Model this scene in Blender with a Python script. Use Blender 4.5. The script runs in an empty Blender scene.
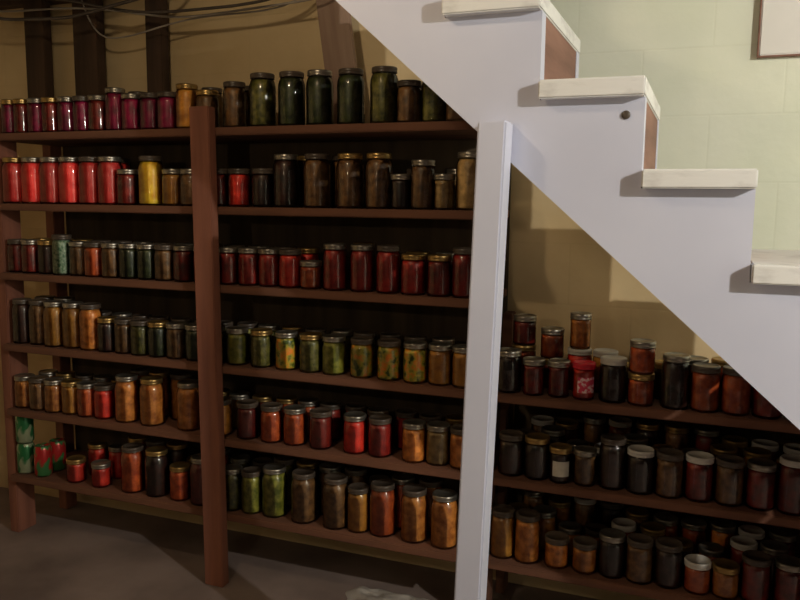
import bpy, bmesh, math, random
from mathutils import Vector, Matrix
from mathutils import noise as mn
random.seed(7)
S=bpy.context.scene
C=S.collection
# ---------------------------------------------------------------- camera model
F=780.0
def norm(v): return Vector(v).normalized()
R_=norm((2040,122,-780))
D_=Vector((-62,6024,780)); D_=(D_-R_*D_.dot(R_)).normalized()
Y_=R_.cross(D_).normalized()
HC=1.34
def ray(px,py):
    v=Vector(((px-400)/F,(py-300)/F,1))
    return v.dot(R_),v.dot(Y_),v.dot(D_)
def P(px,py,Y):
    x,y,d=ray(px,py); k=Y/y
    return Vector((x*k,Y,HC-d*k))
def XatZ(px,Y,z):
    a=(px-400)/F; r=(HC-z)/Y
    b=(r*(Y_.x*a+Y_.z)-D_.x*a-D_.z)/(D_.y-r*Y_.y)
    v=Vector((a,b,1)); return v.dot(R_)*Y/v.dot(Y_)
cam=bpy.data.cameras.new("camera"); co=bpy.data.objects.new("camera",cam); C.objects.link(co)
cx=Vector((R_.x,Y_.x,-D_.x)); cy=-Vector((R_.y,Y_.y,-D_.y)); cz=-Vector((R_.z,Y_.z,-D_.z))
m=Matrix.Identity(4)
for i in range(3): m[i][0]=cx[i]; m[i][1]=cy[i]; m[i][2]=cz[i]
m[2][3]=HC
co.matrix_world=m
cam.sensor_width=36; cam.lens=F/800*36; cam.clip_start=.02
S.camera=co
# ---------------------------------------------------------------- materials
def newmat(n):
    M=bpy.data.materials.new(n); M.use_nodes=True
    nt=M.node_tree; b=nt.nodes["Principled BSDF"]; return M,nt,b
def noise_mat(n,c1,c2,scale=8,rough=.6,stretch=(1,1,1),bump=.1,metal=0,detail=4,coat=0,lo=.35,hi=.65,rnd=0,c3=None):
    M,nt,b=newmat(n); N=nt.nodes; L=nt.links
    tc=N.new("ShaderNodeTexCoord"); mp=N.new("ShaderNodeMapping"); mp.inputs["Scale"].default_value=stretch
    L.new(tc.outputs["Object"],mp.inputs["Vector"])
    nz=N.new("ShaderNodeTexNoise"); nz.inputs["Scale"].default_value=scale; nz.inputs["Detail"].default_value=detail
    L.new(mp.outputs[0],nz.inputs["Vector"])
    if rnd:
        nz.noise_dimensions='4D'
        oi=N.new("ShaderNodeObjectInfo"); mu=N.new("ShaderNodeMath"); mu.operation='MULTIPLY'; mu.inputs[1].default_value=50
        L.new(oi.outputs["Random"],mu.inputs[0]); L.new(mu.outputs[0],nz.inputs["W"])
    cr=N.new("ShaderNodeValToRGB"); cr.color_ramp.elements[0].position=lo; cr.color_ramp.elements[1].position=hi
    cr.color_ramp.elements[0].color=(*c1,1); cr.color_ramp.elements[1].color=(*c2,1)
    if c3:
        e=cr.color_ramp.elements.new((lo+hi)/2); e.color=(*c3,1)
    L.new(nz.outputs["Fac"],cr.inputs["Fac"])
    out=cr.outputs["Color"]
    if rnd:
        hs=N.new("ShaderNodeHueSaturation"); mr=N.new("ShaderNodeMapRange")
        mr.inputs["To Min"].default_value=1-rnd; mr.inputs["To Max"].default_value=1+rnd
        L.new(oi.outputs["Random"],mr.inputs["Value"]); L.new(mr.outputs[0],hs.inputs["Value"]); L.new(out,hs.inputs["Color"])
        out=hs.outputs["Color"]
    L.new(out,b.inputs["Base Color"])
    b.inputs["Roughness"].default_value=rough; b.inputs["Metallic"].default_value=metal
    b.inputs["Coat Weight"].default_value=coat
    if bump:
        bp=N.new("ShaderNodeBump"); bp.inputs["Strength"].default_value=bump; bp.inputs["Distance"].default_value=.01
        L.new(nz.outputs["Fac"],bp.inputs["Height"]); L.new(bp.outputs[0],b.inputs["Normal"])
    return M
FOOD={
 'beet':((.16,.004,.03),(.45,.01,.10),8,"dark magenta beets"),
 'pinkred':((.75,.03,.03),(.98,.11,.10),8,"bright red tomatoes"),
 'red':((.55,.02,.012),(.88,.06,.035),9,"red tomatoes"),
 'dred':((.11,.008,.006),(.30,.022,.014),9,"dark red jam"),
 'mred':((.26,.012,.010),(.54,.035,.025),9,"deep red sauce"),
 'yellow':((.75,.40,.02),(.98,.70,.06),9,"yellow fruit"),
 'amber':((.38,.14,.02),(.70,.32,.05),9,"amber fruit"),
 'dgreen':((.014,.018,.006),(.06,.07,.018),14,"dark green beans"),
 'olive':((.05,.05,.010),(.22,.19,.04),14,"olive green beans"),
 'pickle':((.11,.12,.010),(.42,.38,.06),12,"yellow-green pickles"),
 'mixed':((.07,.11,.012),(.98,.34,.03),11,"mixed orange and green vegetables"),
 'brown':((.12,.05,.02),(.34,.16,.055),12,"brown stewed fruit"),
 'tan':((.30,.17,.06),(.62,.40,.17),12,"tan apple slices"),
 'orange':((.46,.13,.02),(.90,.37,.08),12,"orange peaches"),
 'ored':((.38,.05,.012),(.72,.15,.035),12,"orange-red sauce"),
 'black':((.016,.007,.005),(.06,.018,.012),9,"nearly black jam"),
 'mottle':((.05,.16,.08),(.50,.60,.46),30,"mottled pale green relish"),
}
FM={k:noise_mat("food_"+k,v[0],v[1],scale=v[2]*4,rough=.45,bump=.15,rnd=.3,c3=((.60,.50,.06) if k=='mixed' else None),lo=(.38 if k=='mixed' else .35),hi=(.62 if k=='mixed' else .65)) for k,v in FOOD.items()}
def glass_mat(n="jar_glass",tint=(.95,.97,.95)):
    M=bpy.data.materials.new(n); M.use_nodes=True; nt=M.node_tree; N=nt.nodes; L=nt.links
    for x in list(N): N.remove(x)
    o=N.new("ShaderNodeOutputMaterial"); t=N.new("ShaderNodeBsdfTransparent"); t.inputs[0].default_value=(*tint,1)
    g=N.new("ShaderNodeBsdfGlossy"); g.inputs["Roughness"].default_value=.06
    nz=N.new("ShaderNodeTexNoise"); nz.inputs["Scale"].default_value=30; bp=N.new("ShaderNodeBump"); bp.inputs["Strength"].default_value=.2; bp.inputs["Distance"].default_value=.005
    tc=N.new("ShaderNodeTexCoord"); L.new(tc.outputs["Object"],nz.inputs["Vector"]); L.new(nz.outputs["Fac"],bp.inputs["Height"]); L.new(bp.outputs[0],g.inputs["Normal"])
    f=N.new("ShaderNodeFresnel"); f.inputs["IOR"].default_value=1.6
    mx=N.new("ShaderNodeMixShader"); L.new(f.outputs[0],mx.inputs[0]); L.new(t.outputs[0],mx.inputs[1]); L.new(g.outputs[0],mx.inputs[2]); L.new(mx.outputs[0],o.inputs[0])
    return M
GL=glass_mat()
LID={'silver':noise_mat("lid_silver",(.24,.22,.19),(.42,.39,.34),20,.32,metal=.85,bump=.02),
 'gold':noise_mat("lid_gold",(.34,.22,.08),(.50,.34,.13),20,.32,metal=.85,bump=.02),
 'white':noise_mat("lid_white",(.50,.48,.45),(.60,.58,.54),10,.4,bump=0),
 'red':noise_mat("lid_red",(.6,.01,.03),(.75,.03,.06),10,.4,bump=0),
 'dark':noise_mat("lid_dark",(.06,.045,.035),(.12,.09,.07),10,.35,bump=0)}
WOODX=noise_mat("shelf_wood",(.080,.032,.018),(.18,.073,.040),7,.8,(.25,3,3),.15,lo=.3,hi=.7)
WOODZ=noise_mat("upright_wood",(.15,.052,.032),(.28,.105,.064),7,.75,(3,3,.25),.15,lo=.3,hi=.7)
SHADEB=noise_mat("dark_shade_backing",(.045,.030,.017),(.10,.068,.038),5,.85,(3,3,.3),.1,lo=.3,hi=.7)  # dark brown standing in for the shade behind the jars
DWOOD=noise_mat("dark_old_wood",(.04,.022,.014),(.09,.05,.03),6,.8,(3,3,.3),.2)
PALEW=noise_mat("pale_pink_wood",(.26,.16,.12),(.40,.28,.21),6,.7,(3,3,.3),.2)
WHITE=noise_mat("white_painted_wood",(.58,.60,.75),(.65,.67,.82),3,.5,(1,1,1),.06,lo=.3,hi=.7)
TREAD=noise_mat("white_tread_paint",(.62,.61,.61),(.80,.80,.80),14,.6,(1,1,3),.12,lo=.3,hi=.5)
RISER=noise_mat("brown_riser_wood",(.18,.08,.055),(.33,.165,.12),6,.6,(3,.3,3),.1)
def wall_material(name):
    M,nt,b=newmat(name); N=nt.nodes; L=nt.links
    tc=N.new("ShaderNodeTexCoord"); sp=N.new("ShaderNodeSeparateXYZ"); L.new(tc.outputs["Object"],sp.inputs[0])
    cb=N.new("ShaderNodeCombineXYZ"); L.new(sp.outputs[0],cb.inputs[0]); L.new(sp.outputs[2],cb.inputs[1])
    br=N.new("ShaderNodeTexBrick"); br.inputs["Scale"].default_value=1; br.inputs["Brick Width"].default_value=.40; br.inputs["Row Height"].default_value=.2
    br.inputs["Mortar Size"].default_value=.005; br.inputs["Mortar Smooth"].default_value=1
    L.new(cb.outputs[0],br.inputs["Vector"])
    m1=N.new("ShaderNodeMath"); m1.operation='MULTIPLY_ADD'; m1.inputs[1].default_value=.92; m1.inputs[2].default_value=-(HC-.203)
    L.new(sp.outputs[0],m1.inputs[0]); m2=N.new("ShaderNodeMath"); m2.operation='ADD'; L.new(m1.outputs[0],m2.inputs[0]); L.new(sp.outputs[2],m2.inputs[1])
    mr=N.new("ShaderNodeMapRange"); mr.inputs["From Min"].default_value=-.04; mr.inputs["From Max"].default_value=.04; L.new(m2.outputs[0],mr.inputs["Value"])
    nz=N.new("ShaderNodeTexNoise"); nz.inputs["Scale"].default_value=3; nz.inputs["Detail"].default_value=6; L.new(tc.outputs["Object"],nz.inputs["Vector"])
    def ramp(a,c):
        cr=N.new("ShaderNodeValToRGB"); cr.color_ramp.elements[0].position=.3; cr.color_ramp.elements[1].position=.7
        cr.color_ramp.elements[0].color=(*a,1); cr.color_ramp.elements[1].color=(*c,1); L.new(nz.outputs["Fac"],cr.inputs[0]); return cr
    ta=ramp((.58,.42,.22),(.70,.54,.32)); mi=ramp((.74,.78,.64),(.82,.84,.73))  # tan below the stair diagonal: warm under-stair shade put into the colour
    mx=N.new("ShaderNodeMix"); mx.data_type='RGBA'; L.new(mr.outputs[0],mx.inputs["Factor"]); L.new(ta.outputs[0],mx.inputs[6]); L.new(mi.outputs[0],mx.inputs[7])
    mm=N.new("ShaderNodeMix"); mm.data_type='RGBA'; mm.blend_type='MULTIPLY'; mm.inputs[7].default_value=(.97,.97,.96,1)
    L.new(br.outputs["Fac"],mm.inputs["Factor"]); L.new(mx.outputs[2],mm.inputs[6]); L.new(mm.outputs[2],b.inputs["Base Color"])
    bp=N.new("ShaderNodeBump"); bp.inputs["Strength"].default_value=.12; bp.inputs["Distance"].default_value=.003; bp.invert=True
    L.new(br.outputs["Fac"],bp.inputs["Height"]); bp2=N.new("ShaderNodeBump"); bp2.inputs["Strength"].default_value=.25; bp2.inputs["Distance"].default_value=.01
    n2=N.new("ShaderNodeTexNoise"); n2.inputs["Scale"].default_value=14; n2.inputs["Detail"].default_value=8; L.new(tc.outputs["Object"],n2.inputs["Vector"])
    L.new(n2.outputs["Fac"],bp2.inputs["Height"]); L.new(bp.outputs[0],bp2.inputs["Normal"]); L.new(bp2.outputs[0],b.inputs["Normal"])
    b.inputs["Roughness"].default_value=.6
    return M
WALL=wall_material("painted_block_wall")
FLOOR=noise_mat("concrete_floor",(.15,.11,.10),(.27,.205,.185),3,.8,bump=.2,detail=8)
CEIL=noise_mat("ceiling_boards",(.12,.08,.05),(.2,.14,.09),4,.8,(.3,4,1))
# ---------------------------------------------------------------- helpers
def obj(name,me,mat=None,parent=None,loc=None):
    o=bpy.data.objects.new(name,me); C.objects.link(o)
    if mat is not None and me is not None: me.materials.append(mat)
    if loc is not None: o.location=loc
    if parent is not None: o.parent=parent
    return o
def boxmesh(name,a,b,bev=.003):
    me=bpy.data.meshes.new(name); bm=bmesh.new()
    bmesh.ops.create_cube(bm,size=1)
    s=Vector(b)-Vector(a); c=(Vector(a)+Vector(b))/2
    for v in bm.verts: v.co=Vector((v.co.x*s.x,v.co.y*s.y,v.co.z*s.z))+c
    if bev: bmesh.ops.bevel(bm,geom=list(bm.edges),offset=bev,segments=2,affect='EDGES')
    bm.to_mesh(me); bm.free(); return me
def box(name,a,b,mat,parent=None,bev=.003,origin=None):
    a=Vector(a); b=Vector(b)
    c=Vector(((a.x+b.x)/2,(a.y+b.y)/2,a.z))
    me=boxmesh(name,a-c,b-c,bev)
    o=obj(name,me,mat,parent); o.location=c-(parent.location if parent else Vector())
    return o
def tag(o,label,cat,group=None):
    o["label"]=label; o["category"]=cat
    if group: o["group"]=group
def lathe(name,prof,seg=22,rib=None):
    me=bpy.data.meshes.new(name); bm=bmesh.new(); rings=[]
    for r,z in prof:
        if r<1e-5: rings.append([bm.verts.new((0,0,z))])
        else: rings.append([bm.verts.new((r*math.cos(2*math.pi*i/seg),r*math.sin(2*math.pi*i/seg),z)) for i in range(seg)])
    for A,B in zip(rings,rings[1:]):
        for i in range(seg):
            j=(i+1)%seg
            if len(A)==1 and len(B)>1: bm.faces.new((A[0],B[j],B[i]))
            elif len(B)==1 and len(A)>1: bm.faces.new((A[i],A[j],B[0]))
            elif len(A)>1: bm.faces.new((A[i],A[j],B[j],B[i]))
    bmesh.ops.recalc_face_normals(bm,faces=bm.faces)
    for f in bm.faces: f.smooth=True
    bm.to_mesh(me); bm.free(); return me
# ---------------------------------------------------------------- room
YF=2.20; YB=2.575
def struct(name,a,b,mat):
    me=boxmesh(name,a,b,0); o=obj(name,me,mat); o["kind"]="structure"; return o
CEILZ=HC+.95
struct("floor",(-3.1,-1.2,-.1),(2.7,YB+.1,0),FLOOR)
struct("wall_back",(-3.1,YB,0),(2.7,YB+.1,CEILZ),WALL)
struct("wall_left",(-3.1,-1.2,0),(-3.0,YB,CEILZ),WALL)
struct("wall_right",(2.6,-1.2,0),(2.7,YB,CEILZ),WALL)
struct("ceiling",(-3.1,-1.2,CEILZ),(2.7,YB+.1,CEILZ+.05),CEIL)
o=box("ceiling_beam",(-3.0,YB-.06,HC+.77),(2.6,YB,CEILZ),DWOOD); tag(o,"dark old wooden beam along top of block wall","beam")
for i,x in enumerate((-2.8,-2.4,-2.0,-1.6)):
    o=box("ceiling_joist",(x,1.0,HC+.80),(x+.045,YB-.06,CEILZ),DWOOD); tag(o,"dark rough wooden joist under the ceiling boards","joist","ceiling joists")
# ---------------------------------------------------------------- stairs
Y0=1.67; run=.1275*Y0; rise=.1083*Y0; TH=.038; YFAR=2.185
def Xk(k): return Y0*(-.2000+.1275*k)
def Zk(k): return HC-Y0*(-.1475+.1090*k)
KMIN,KMAX=-3,8
def zbot(X): return HC-Y0*(-.2683+.881*(X/Y0+.4848))
stair=bpy.data.objects.new("staircase",None); C.objects.link(stair); stair.location=(Xk(KMAX)+run,Y0,0)
tag(stair,"white painted wooden basement staircase rising over the jar shelves","staircase")
def stringer(y0,y1):
    pts=[(Xk(KMAX)+run,0)]
    for k in range(KMAX,KMIN-1,-1):
        pts.append((Xk(k)+run,Zk(k)-TH)); pts.append((Xk(k),Zk(k)-TH))
    pts.append((Xk(KMIN),zbot(Xk(KMIN))))
    xz=Y0*((HC/Y0+.2683)/.881-.4848)
    pts.append((xz,0))
    me=bpy.data.meshes.new("stringer"); bm=bmesh.new()
    A=[bm.verts.new((x,y0,z)) for x,z in pts]; B=[bm.verts.new((x,y1,z)) for x,z in pts]
    bm.faces.new(A); bm.faces.new(B[::-1])
    n=len(pts)
    for i in range(n): bm.faces.new((A[i],B[i],B[(i+1)%n],A[(i+1)%n]))
    bmesh.ops.recalc_face_normals(bm,faces=bm.faces)
    for v in bm.verts: v.co-=stair.location
    bmesh.ops.triangulate(bm,faces=[f for f in bm.faces if len(f.verts)>4])
    bm.to_mesh(me); bm.free()
    return obj("stringer",me,WHITE,stair)
stringer(Y0,Y0+.04); stringer(YFAR-.04,YFAR)
for k in range(KMIN,KMAX+1):
    o=box("tread",(Xk(k)+.002,Y0-.03,Zk(k)-TH),(Xk(k)+run+.001,YFAR+.008,Zk(k)),TREAD,stair,bev=.003)
    o["label"]="worn white painted stair tread board"
    zb=Zk(k+1) if k<KMAX else 0
    o=box("riser",(Xk(k)+run-.02,Y0+.041,zb+.001),(Xk(k)+run-.002,YFAR-.041,Zk(k)-TH-.001),RISER,stair,bev=.001)
    o["label"]="brown wooden riser board"
p=P(626,115,Y0)
me=lathe("bolt_hole",[(0,0),(.008,0),(.009,.002),(.007,.004),(0,.004)],14)
o=obj("bolt",me,LID['dark'],stair); o.rotation_euler=(math.pi/2,0,0); o.location=p-stair.location
# white support post, leaning slightly
PY0=Y0-.066
xT=P(475,170,PY0).x; zT=P(475,170,PY0).z
xB=P(454,590,PY0).x; zB=P(454,590,PY0).z
lean=math.atan2(xT-xB,zT-zB); PW=.061
xl0=xB-math.tan(lean)*zB
top=zbot(xT)+.03
me=boxmesh("support_post",(0,PY0,0),(PW,Y0-.002,top),.004)
for v in me.vertices:
    v.co.x+=math.tan(lean)*v.co.z-PW/2; v.co.y-=(PY0+Y0)/2
o=obj("support_post",me,WHITE,loc=(xl0+PW/2,(PY0+Y0)/2,0)); tag(o,"white painted square wooden post supporting the staircase","post")
# ---------------------------------------------------------------- shelving
SZ=[HC-YF*v for v in (-.1025,.0143,.1329,.2578,.3739,.4948)]
XL=P(10,478,YF).x
XPc=P(209,300,YF-.02).x
XM=XatZ(482,YF,SZ[1])
XR=.80
ST=.026; SD=.345
unit=bpy.data.objects.new("shelving_unit",None); C.objects.link(unit); unit.location=((XL+XM)/2,YF+SD/2,0)
tag(unit,"tall red-brown wooden shelving unit packed with canning jars","shelving unit")
for z in SZ:
    box("shelf",(XL,YF,z-ST),(XPc-.003,YF+SD,z),WOODX,unit)
    box("shelf",(XPc+.003,YF,z-ST),(XM,YF+SD,z),WOODX,unit)
box("shade_backing",(XL,YF+SD+.001,SZ[5]-ST),(XM,YF+SD+.013,SZ[0]-.01),SHADEB,unit)  # added dark sheet, gives the gaps between jars their shade
u=box("upright",(XPc-.037,YF-.042,0),(XPc+.037,YF-.002,P(204,106,YF-.04).z),WOODZ,unit)
for v in u.data.vertices: v.co.x-=.012*(v.co.z-.8)
for y0,y1 in ((YF+.03,YF+.12),(YF+SD-.06,YF+SD)):
    box("upright",(XL-.047,y0,0),(XL-.002,y1,SZ[0]+.1),WOODZ,unit)
    box("upright",(XM+.001,y0,0),(XM+.032,y1,SZ[3]+.20 if y0>YF+.1 else SZ[3]-.0),WOODX,unit)
unit2=bpy.data.objects.new("shelving_unit",None); C.objects.link(unit2)
XM2=XM+.036
unit2.location=((XM2+XR)/2,YF+SD/2,0); tag(unit2,"low brown wooden shelving under the staircase holding preserves","shelving unit")
for z in SZ[3:]:
    box("shelf",(XM2,YF,z-ST),(XR,YF+SD,z),WOODX,unit2)
box("upright",(XR+.001,YF,0),(XR+.04,YF+SD,SZ[3]+.02),WOODZ,unit2)
box("shade_backing",(XM2,YF+SD+.001,SZ[5]-ST),(XR,YF+SD+.013,SZ[3]-.01),SHADEB,unit2)  # same added shade sheet for the under-stair shelves
# ---------------------------------------------------------------- jars
TY={'Q':(.172,.044,.036),'W':(.172,.044,.041),'P':(.127,.0385,.034),'T':(.150,.038,.033),'H':(.092,.036,.033),'J':(.108,.031,.030)}
NAMES={'Q':"quart",'W':"quart",'P':"pint",'T':"tall pint",'H':"half-pint",'J':"slim"}
MESH={}
for t,(h,r,n) in TY.items():
    s=h-.018
    sh=min(.035,h*.2)
    g=[(0,.004),(r*.75,.002),(r*.93,0),(r,.006),(r*1.0,.012),(r*.985,h*.3),(r*.985,h*.5),(r,s-sh-.004),(r*.97,s-sh*.6),(n*1.06,s-sh*.18),(n*.98,s-.003),(n*.98,s+.012)]
    c=[(0,.007),(r*.9,.006),(r*.955,.010),(r*.945,h*.4),(r*.955,s-sh-.004),(r*.92,s-sh*.62),(n*1.0,s-sh*.25),(n*.9,s-sh*.12),(0,s-sh*.12)]
    lid=[(n*1.0,s-.001),(n*1.10,s),(n*1.10,s+.003),(n*1.06,s+.005),(n*1.10,s+.007),(n*1.10,s+.014),(n*1.05,s+.0165),(n*.95,s+.017),(n*.93,s+.0155),(0,s+.0158)]
    MESH[t]=(lathe("jar_glass_"+t,g,24),lathe("jar_contents_"+t,c,24),lathe("jar_lid_"+t,lid,24))
    MESH[t][0].materials.append(GL); MESH[t][1].materials.append(FM['red']); MESH[t][2].materials.append(LID['silver'])
def label_mesh(r,z0,z1,ang):
    me=bpy.data.meshes.new("paper_label"); bm=bmesh.new(); n=8; row=[]
    for i in range(n+1):
        a=-math.pi/2+.25-ang/2+ang*i/n
        row.append((bm.verts.new((r*math.cos(a),r*math.sin(a),z0)),bm.verts.new((r*math.cos(a),r*math.sin(a),z1))))
    for A,B in zip(row,row[1:]): bm.faces.new((A[0],B[0],B[1],A[1]))
    for f in bm.faces: f.smooth=True
    bm.to_mesh(me); bm.free(); return me
LPAPER=noise_mat("paper_label",(.50,.47,.42),(.65,.62,.56),20,.7,bump=0)
LPINK=noise_mat("pink_label",(.75,.05,.12),(.9,.65,.7),70,.6,bump=0,lo=.48,hi=.56)
SHN=["top","second","third","fourth","fifth","bottom"]
cnt=0
def jar(x,y,z,t,col,lid,sx,shelf,label=None,under=False):
    global cnt; cnt+=1
    g,c,l=MESH[t]
    o=bpy.data.objects.new("canning_jar",g); C.objects.link(o); o.location=(x,y,z); o.rotation_euler=(0,0,random.uniform(-.25,.25))
    o.scale=(sx,sx,1)
    for me,nm,mat in ((c,"contents",FM[col]),(l,"lid",LID[lid])):
        q=bpy.data.objects.new(nm,me); C.objects.link(q); q.parent=o
        q.material_slots[0].link='OBJECT'; q.material_slots[0].material=mat
    if label:
        h,r,n=TY[t]
        q=obj("paper_label",label_mesh(r*1.01,h*.2,h*.62,1.7),LPINK if label=='pink' else LPAPER,o)
    tag(o,"%s jar of %s, %s %s shelf"%(NAMES[t],FOOD[col][3],"under-stair" if under else "on",SHN[shelf]),"jar","canning jars on the %s shelf"%SHN[shelf])
    return o
ROWS=[
 [(-6,'P','beet'),(3,'P','dred'),(14,'P','beet'),(27,'P','dred'),(42,'P','beet'),(58,'P','beet'),(76,'P','dred'),(95,'T','beet'),(114,'P','beet'),(132,'P','beet'),(151,'P','beet'),(173,'T','amber'),(204,'P','brown'),(235,'T','brown'),(263,'Q','olive'),(292,'Q','dgreen'),(320,'Q','dgreen'),(351,'Q','dgreen'),(386,'Q','olive'),(409,'P','brown'),(432,'T','olive'),(458,'P','brown')],
 [(-8,'Q','pinkred'),(16,'Q','pinkred'),(40,'Q','pinkred'),(60,'Q','pinkred'),(82,'Q','pinkred'),(106,'Q','pinkred'),(128,'P','dred'),(152,'Q','yellow'),(174,'P','amber'),(192,'P','brown'),(219,'P','dred'),(240,'P','red'),(264,'P','black'),(286,'Q','black'),(317,'Q','brown'),(350,'Q','brown'),(384,'Q','brown'),(405,'J','black'),(424,'T','brown'),(442,'J','tan'),(461,'Q','tan')],
 [(-8,'P','dred'),(8,'P','dred'),(24,'P','black'),(42,'T','mottle'),(66,'P','brown'),(85,'P','ored'),(103,'P','brown'),(122,'P','dgreen'),(142,'P','dgreen'),(162,'P','brown'),(183,'P','dred'),(205,'P','dred'),(230,'P','mred'),(250,'P','mred'),(270,'P','mred'),(290,'P','red'),(310,'H','ored'),(335,'T','mred'),(362,'T','mred'),(388,'T','mred'),(413,'P','mred'),(440,'P','dred'),(463,'T','mred')],
 [(-4,'Q','black'),(8,'Q','brown'),(26,'Q','amber'),(47,'Q','amber'),(69,'Q','orange'),(91,'P','black'),(108,'P','brown'),(126,'P','olive'),(146,'P','dgreen'),(166,'P','brown'),(188,'P','dgreen'),(215,'P','olive'),(238,'P','pickle'),(262,'P','olive'),(287,'P','mixed'),(311,'P','olive'),(334,'P','pickle'),(362,'P','mixed'),(389,'P','mixed'),(415,'P','mixed'),(440,'P','amber'),(464,'P','amber'),
  (508,'P','black'),(533,'J','dred'),(558,'J','dred'),(583,'J','red','pink'),(612,'P','black','white'),(640,'H','ored'),(677,'T','black'),(708,'P','ored'),(736,'P','ored'),(764,'P','dred'),(792,'P','dred')],
 [(20,'P','orange'),(35,'P','brown'),(50,'P','orange'),(67,'P','amber'),(85,'P','ored'),(103,'P','red'),(128,'Q','orange'),(153,'Q','orange'),(190,'Q','orange'),(222,'P','amber'),(248,'P','dred'),(272,'P','ored'),(295,'P','ored'),(321,'P','dred'),(355,'P','red'),(380,'P','mred'),(414,'P','orange'),(438,'P','tan'),(461,'P','orange'),
  (514,'P','black'),(535,'P','black'),(557,'J','black','paper'),(584,'J','brown'),(614,'T','black'),(645,'P','black','white'),(671,'P','brown'),(699,'P','dred','white'),(726,'P','brown'),(754,'P','dred'),(787,'T','dred','white'),(820,'P','dred')],
 [(77,'H','red'),(102,'H','red'),(134,'Q','ored'),(158,'Q','black'),(181,'P','ored'),(203,'Q','dred'),(233,'T','olive'),(252,'T','pickle'),(275,'Q','pickle'),(304,'Q','brown'),(336,'Q','brown'),(360,'T','amber'),(381,'Q','ored'),(414,'Q','orange'),(444,'Q','orange'),
  (502,'T','amber'),(526,'T','orange'),(556,'H','orange'),(584,'H','orange'),(611,'P','black'),(638,'P','brown'),(667,'P','black'),(697,'H','ored','white'),(724,'H','orange'),(753,'P','dred'),(787,'P','dred'),(822,'P','dred')],
]
for si,row in enumerate(ROWS):
    z=SZ[si]; J=[]
    for e in row:
        px,t,c=e[:3]; ex=e[3] if len(e)>3 else None
        h,r,n=TY[t]
        y=YF+.014+r+random.uniform(0,.008)
        J.append([XatZ(px,y-r*.0,z),y,t,c,ex,r,1.0,px])
    def relax(G,lo,hi):
        for it in range(60):
            for a,b in zip(G,G[1:]):
                need=a[5]*a[6]+b[5]*b[6]+.0015; d=b[0]-a[0]
                if d<need:
                    s=(need-d)/2; a[0]-=s; b[0]+=s
            G[0][0]=max(G[0][0],lo+G[0][5]); G[-1][0]=min(G[-1][0],hi-G[-1][5])
        for a,b in zip(G,G[1:]):
            if b[0]-a[0]<(a[5]*a[6]+b[5]*b[6])+.0005:
                f=(b[0]-a[0]-.001)/(a[5]*a[6]+b[5]*b[6]); a[6]*=f; b[6]*=f
    G1=[j for j in J if j[7]<490]; G2=[j for j in J if j[7]>=490]
    relax(G1,XL,XM)
    if G2: relax(G2,XM2,XR)
    for j in G1+G2:
        lid=random.choice(['silver','gold','dark','dark','silver'])
        lab=None
        if j[4]=='white': lid='white'
        elif j[4]=='pink': lab='pink'; lid='red'
        elif j[4]=='paper': lab='paper'
        jar(j[0],j[1],z,j[2],j[3],lid,j[6],si,lab,j[7]>=490)
    for G,lo2,hi2 in ((G1,XL+.01,XM-.01),(G2,XM2+.01,XR-.3)):
        if not G: continue
        x=max(lo2,G[0][0]-.02)+.045
        pitch=[.16,.13,.098,.092,.09,.092][si]
        rows=[.155]
        if G is G2: pitch=.082; rows=[.155,.25] if si>3 else [.155]
        for rr in rows:
          x=max(lo2,G[0][0]-.02)+.045+(.03 if rr>.2 else 0)
          while x<min(hi2,G[-1][0])-.04:
            nb=min(G,key=lambda q:abs(q[0]-x))
            t=nb[2]
            if t in 'HJ': t='P'
            if G is G2: t=random.choice('PPJH') if rr<.2 else random.choice('PT')
            if G is G1 and random.random()<.3 and si in (2,3,4): t='P'
            col=nb[3]
            if G is G2 and random.random()<.4: col=random.choice(['ored','brown','dred','amber'])
            lid=random.choice(['silver','gold','dark','dark']) if G is G1 else random.choice(['silver','gold','gold','white','dark'])
            yy=YF+rr+random.uniform(-.008,.012)
            if not (si==0 and nb[2]=='Q'):
                jar(x+random.uniform(-.003,.003),yy,z,t,col,lid,.98,si,None,G is G2)
            x+=pitch
stk=[(533,'H','dred'),(561,'H','ored'),(585,'J','orange'),(640,'H','ored')]
h={m_[0].name:TY[k][0] for k,m_ in MESH.items()}
used=set()
for px,t,c in stk:
    jars=[o for o in C.objects if o.name.startswith("canning_jar") and abs(o.location.z-SZ[3])<.001 and o.name not in used and o.location.x>XM]
    base=[o for o in jars if (o.location.y<YF+.08) == (px==640)]
    yy=YF+.05 if px==640 else YF+.155
    X=XatZ(px,yy,SZ[3]+.12)
    b=min(base,key=lambda o:abs(o.location.x-X)); used.add(b.name)
    jar(b.location.x,b.location.y,SZ[3]+h[b.data.name]-.001,t,c,'silver',.98,3,None,True)
print("JARS",cnt)
def can_mat(n,c1,c2):
    return noise_mat(n,c1,c2,30,.3,(1,1,.6),0,metal=.3,lo=.48,hi=.54,detail=1)
CG=can_mat("can_green",(.02,.14,.045),(.28,.32,.2)); CR=can_mat("can_red",(.40,.02,.02),(.05,.18,.06))
canp=[(0,.004),(.024,.003),(.026,0),(.033,.010),(.033,.108),(.028,.120),(.0265,.122),(.025,.118),(0,.118)]
canm=lathe("can",canp,24)
tabm=lathe("tab",[(0,.1185),(.008,.1185),(.008,.120),(0,.120)],10); tabm.materials.append(LID['silver'])
canm.materials.append(CG)
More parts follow.
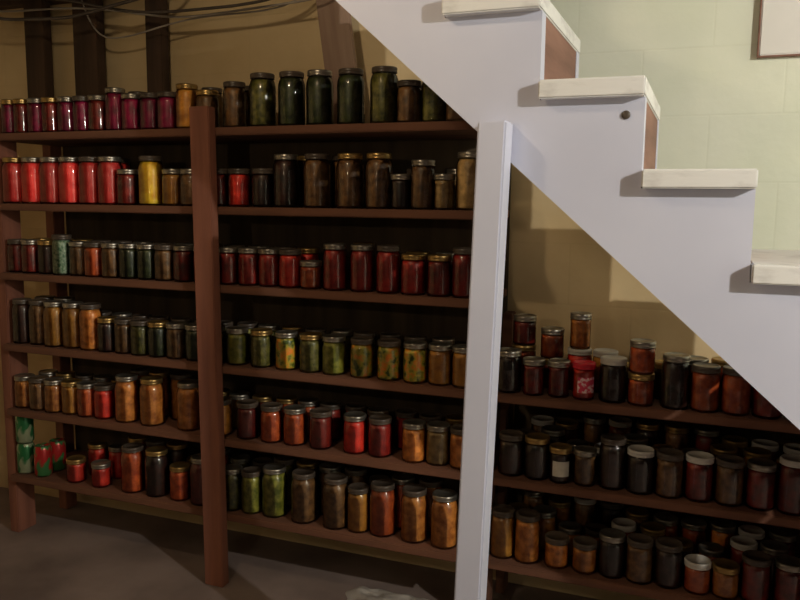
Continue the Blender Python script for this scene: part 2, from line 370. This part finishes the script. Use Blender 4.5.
for px,dy,mt,zz in ((27,0,CG,0),(44,0,CR,0),(27,0,CG,.122),(58,.07,CR,0)):
    y=YF+.05+dy; z=SZ[5]+zz; x=XatZ(px,y,SZ[5])
    o=bpy.data.objects.new("drink_can",canm); C.objects.link(o); o.location=(x,y,z)
    o.material_slots[0].link='OBJECT'; o.material_slots[0].material=mt
    q=bpy.data.objects.new("pull_tab",tabm); C.objects.link(q); q.parent=o
    tag(o,"%s metal drink can at the end of bottom shelf"%("green" if mt is CG else "red and green"),"can","drink cans on the bottom shelf")
# ---------------------------------------------------------------- things above the shelves
def post(px0,px1,mat,label,y=YB-.075):
    x0=XatZ(px0,y,HC+.5); x1=XatZ(px1,y,HC+.5)
    o=box("wooden_stud",(x0,y,SZ[0]),(x1,y+.045,HC+.79),mat); tag(o,label,"stud","wall studs above the shelves")
post(26,45,DWOOD,"dark narrow wooden stud standing behind the top shelf")
post(74,98,DWOOD,"dark wooden stud against the tan wall")
post(146,162,DWOOD,"dark wooden stud against the tan wall")
me=boxmesh("wooden_board",(-.058,-.011,0),(.058,.011,.62),.003)
o=obj("wooden_board",me,PALEW); o.location=(P(347,70,YB-.09).x+.01,YB-.095,SZ[0]+.002); o.rotation_euler=(-.04,-.16,0)
tag(o,"pale rough wooden board leaning behind the tall jars","board")
def cable(pts,r=.004,m=None):
    cu=bpy.data.curves.new("cable_curve",'CURVE'); cu.dimensions='3D'; cu.bevel_depth=r; cu.bevel_resolution=3
    s=cu.splines.new('NURBS'); s.points.add(len(pts)-1)
    o0=pts[0]
    for q,pt in zip(s.points,pts): q.co=(*(pt-o0),1)
    s.use_endpoint_u=True; s.order_u=4
    t=bpy.data.objects.new("tmp",cu); C.objects.link(t)
    bpy.context.view_layer.update()
    me=bpy.data.meshes.new_from_object(t.evaluated_get(bpy.context.evaluated_depsgraph_get()))
    bpy.data.objects.remove(t); bpy.data.curves.remove(cu)
    for f in me.polygons: f.use_smooth=True
    me.materials.clear(); me.name="electrical_cable"
    o=obj("electrical_cable",me,m,loc=o0)
    tag(o,"thin grey electrical cable sagging along the joists","cable","cables under the ceiling")
CAB=noise_mat("cable_grey",(.25,.22,.2),(.4,.36,.32),10,.5,bump=0)
CABD=noise_mat("cable_dark",(.05,.04,.035),(.1,.08,.07),10,.5,bump=0)
def c2(l,y,m,r=.004):
    pts=[P(a,b,y) for a,b in l]
    # both ends rise to the joists
    a=pts[0].copy(); a.z=HC+.80; a.x-=.05; b=pts[-1].copy(); b.z=HC+.80; b.x+=.05
    a.x=max(a.x,-2.95)
    cable([a]+pts+[b],r,m)
c2([(-20,14),(30,10),(80,7),(130,12),(180,20),(240,10),(300,2),(340,-6)],2.42,CAB)
c2([(-20,2),(50,-6),(100,8),(150,14),(200,9),(260,4),(300,-10)],2.38,CABD,.005)
c2([(90,38),(120,40),(150,30),(190,18),(230,14),(280,10),(310,-5)],2.44,CAB,.003)
c2([(-20,22),(30,18),(70,20),(120,2),(170,-8)],2.34,CABD,.006)
pa=P(757,57,YB-.03); pb=P(860,-80,YB-.03)
pn=bpy.data.objects.new("wall_panel",None); C.objects.link(pn); pn.location=((pa.x+pb.x)/2,YB-.02,pa.z); tag(pn,"pale panel with thin brown wooden edging on the wall","panel")
zt=min(pb.z,CEILZ-.02)
PANEL=noise_mat("pale_panel",(.76,.74,.72),(.84,.82,.80),4,.6,bump=.05)
box("panel_board",(pa.x+.005,YB-.022,pa.z+.005),(pb.x-.005,YB-.002,zt-.005),PANEL,pn)
box("frame_edge",(pa.x,YB-.024,pa.z),(pa.x+.0045,YB-.002,zt),RISER,pn,bev=.001)
box("frame_edge",(pb.x-.0045,YB-.024,pa.z),(pb.x,YB-.002,zt),RISER,pn,bev=.001)
box("frame_edge",(pa.x+.005,YB-.024,pa.z),(pb.x-.005,YB-.002,pa.z+.0045),RISER,pn,bev=.001)
me=bpy.data.meshes.new("crumpled_sheet"); bm=bmesh.new(); bmesh.ops.create_grid(bm,x_segments=30,y_segments=18,size=1)
for v in bm.verts:
    x,y=v.co.x*.17,v.co.y*.08
    hh=.018+.02*mn.noise(Vector((x*14,y*14,1)))+.01*mn.noise(Vector((x*45,y*45,3)))
    e=max(abs(v.co.x),abs(v.co.y)); hh*=max(0,1-e**4)
    v.co=Vector((x*(1+.15*mn.noise(Vector((y*20,0,0)))),y*(1+.2*mn.noise(Vector((x*20,5,0)))),max(.001,hh)))
for f in bm.faces: f.smooth=True
bm.to_mesh(me); bm.free()
SHEET=noise_mat("pale_plastic",(.34,.31,.29),(.46,.43,.40),10,.5)
o=obj("crumpled_sheet",me,SHEET); x,y,d=ray(395,603); k=HC/d; o.location=(x*k,y*k-.02,0); tag(o,"crumpled pale plastic sheet on the concrete floor","sheet")
# ---------------------------------------------------------------- light
def pl(n,loc,e,col,r):
    l=bpy.data.lights.new(n,'POINT'); l.energy=e; l.color=col; l.shadow_soft_size=r
    o=bpy.data.objects.new(n,l); C.objects.link(o); o.location=loc
pl("bulb_light",(1.62,.52,HC+.74),135,(1,.96,.84),.022)
pl("ceiling_light",(-1.1,1.0,HC+.86),13,(1,.80,.52),.03)
pl("fill_light",(-.9,-.1,HC+.22),9,(1,.78,.52),.03)  # unseen fill added near the camera for shelves and under-stair wall
w=bpy.data.worlds.new("world"); S.world=w; w.use_nodes=True
w.node_tree.nodes["Background"].inputs[0].default_value=(1,.8,.6,1); w.node_tree.nodes["Background"].inputs[1].default_value=.01
S.view_settings.view_transform='Standard'; S.view_settings.look='None'
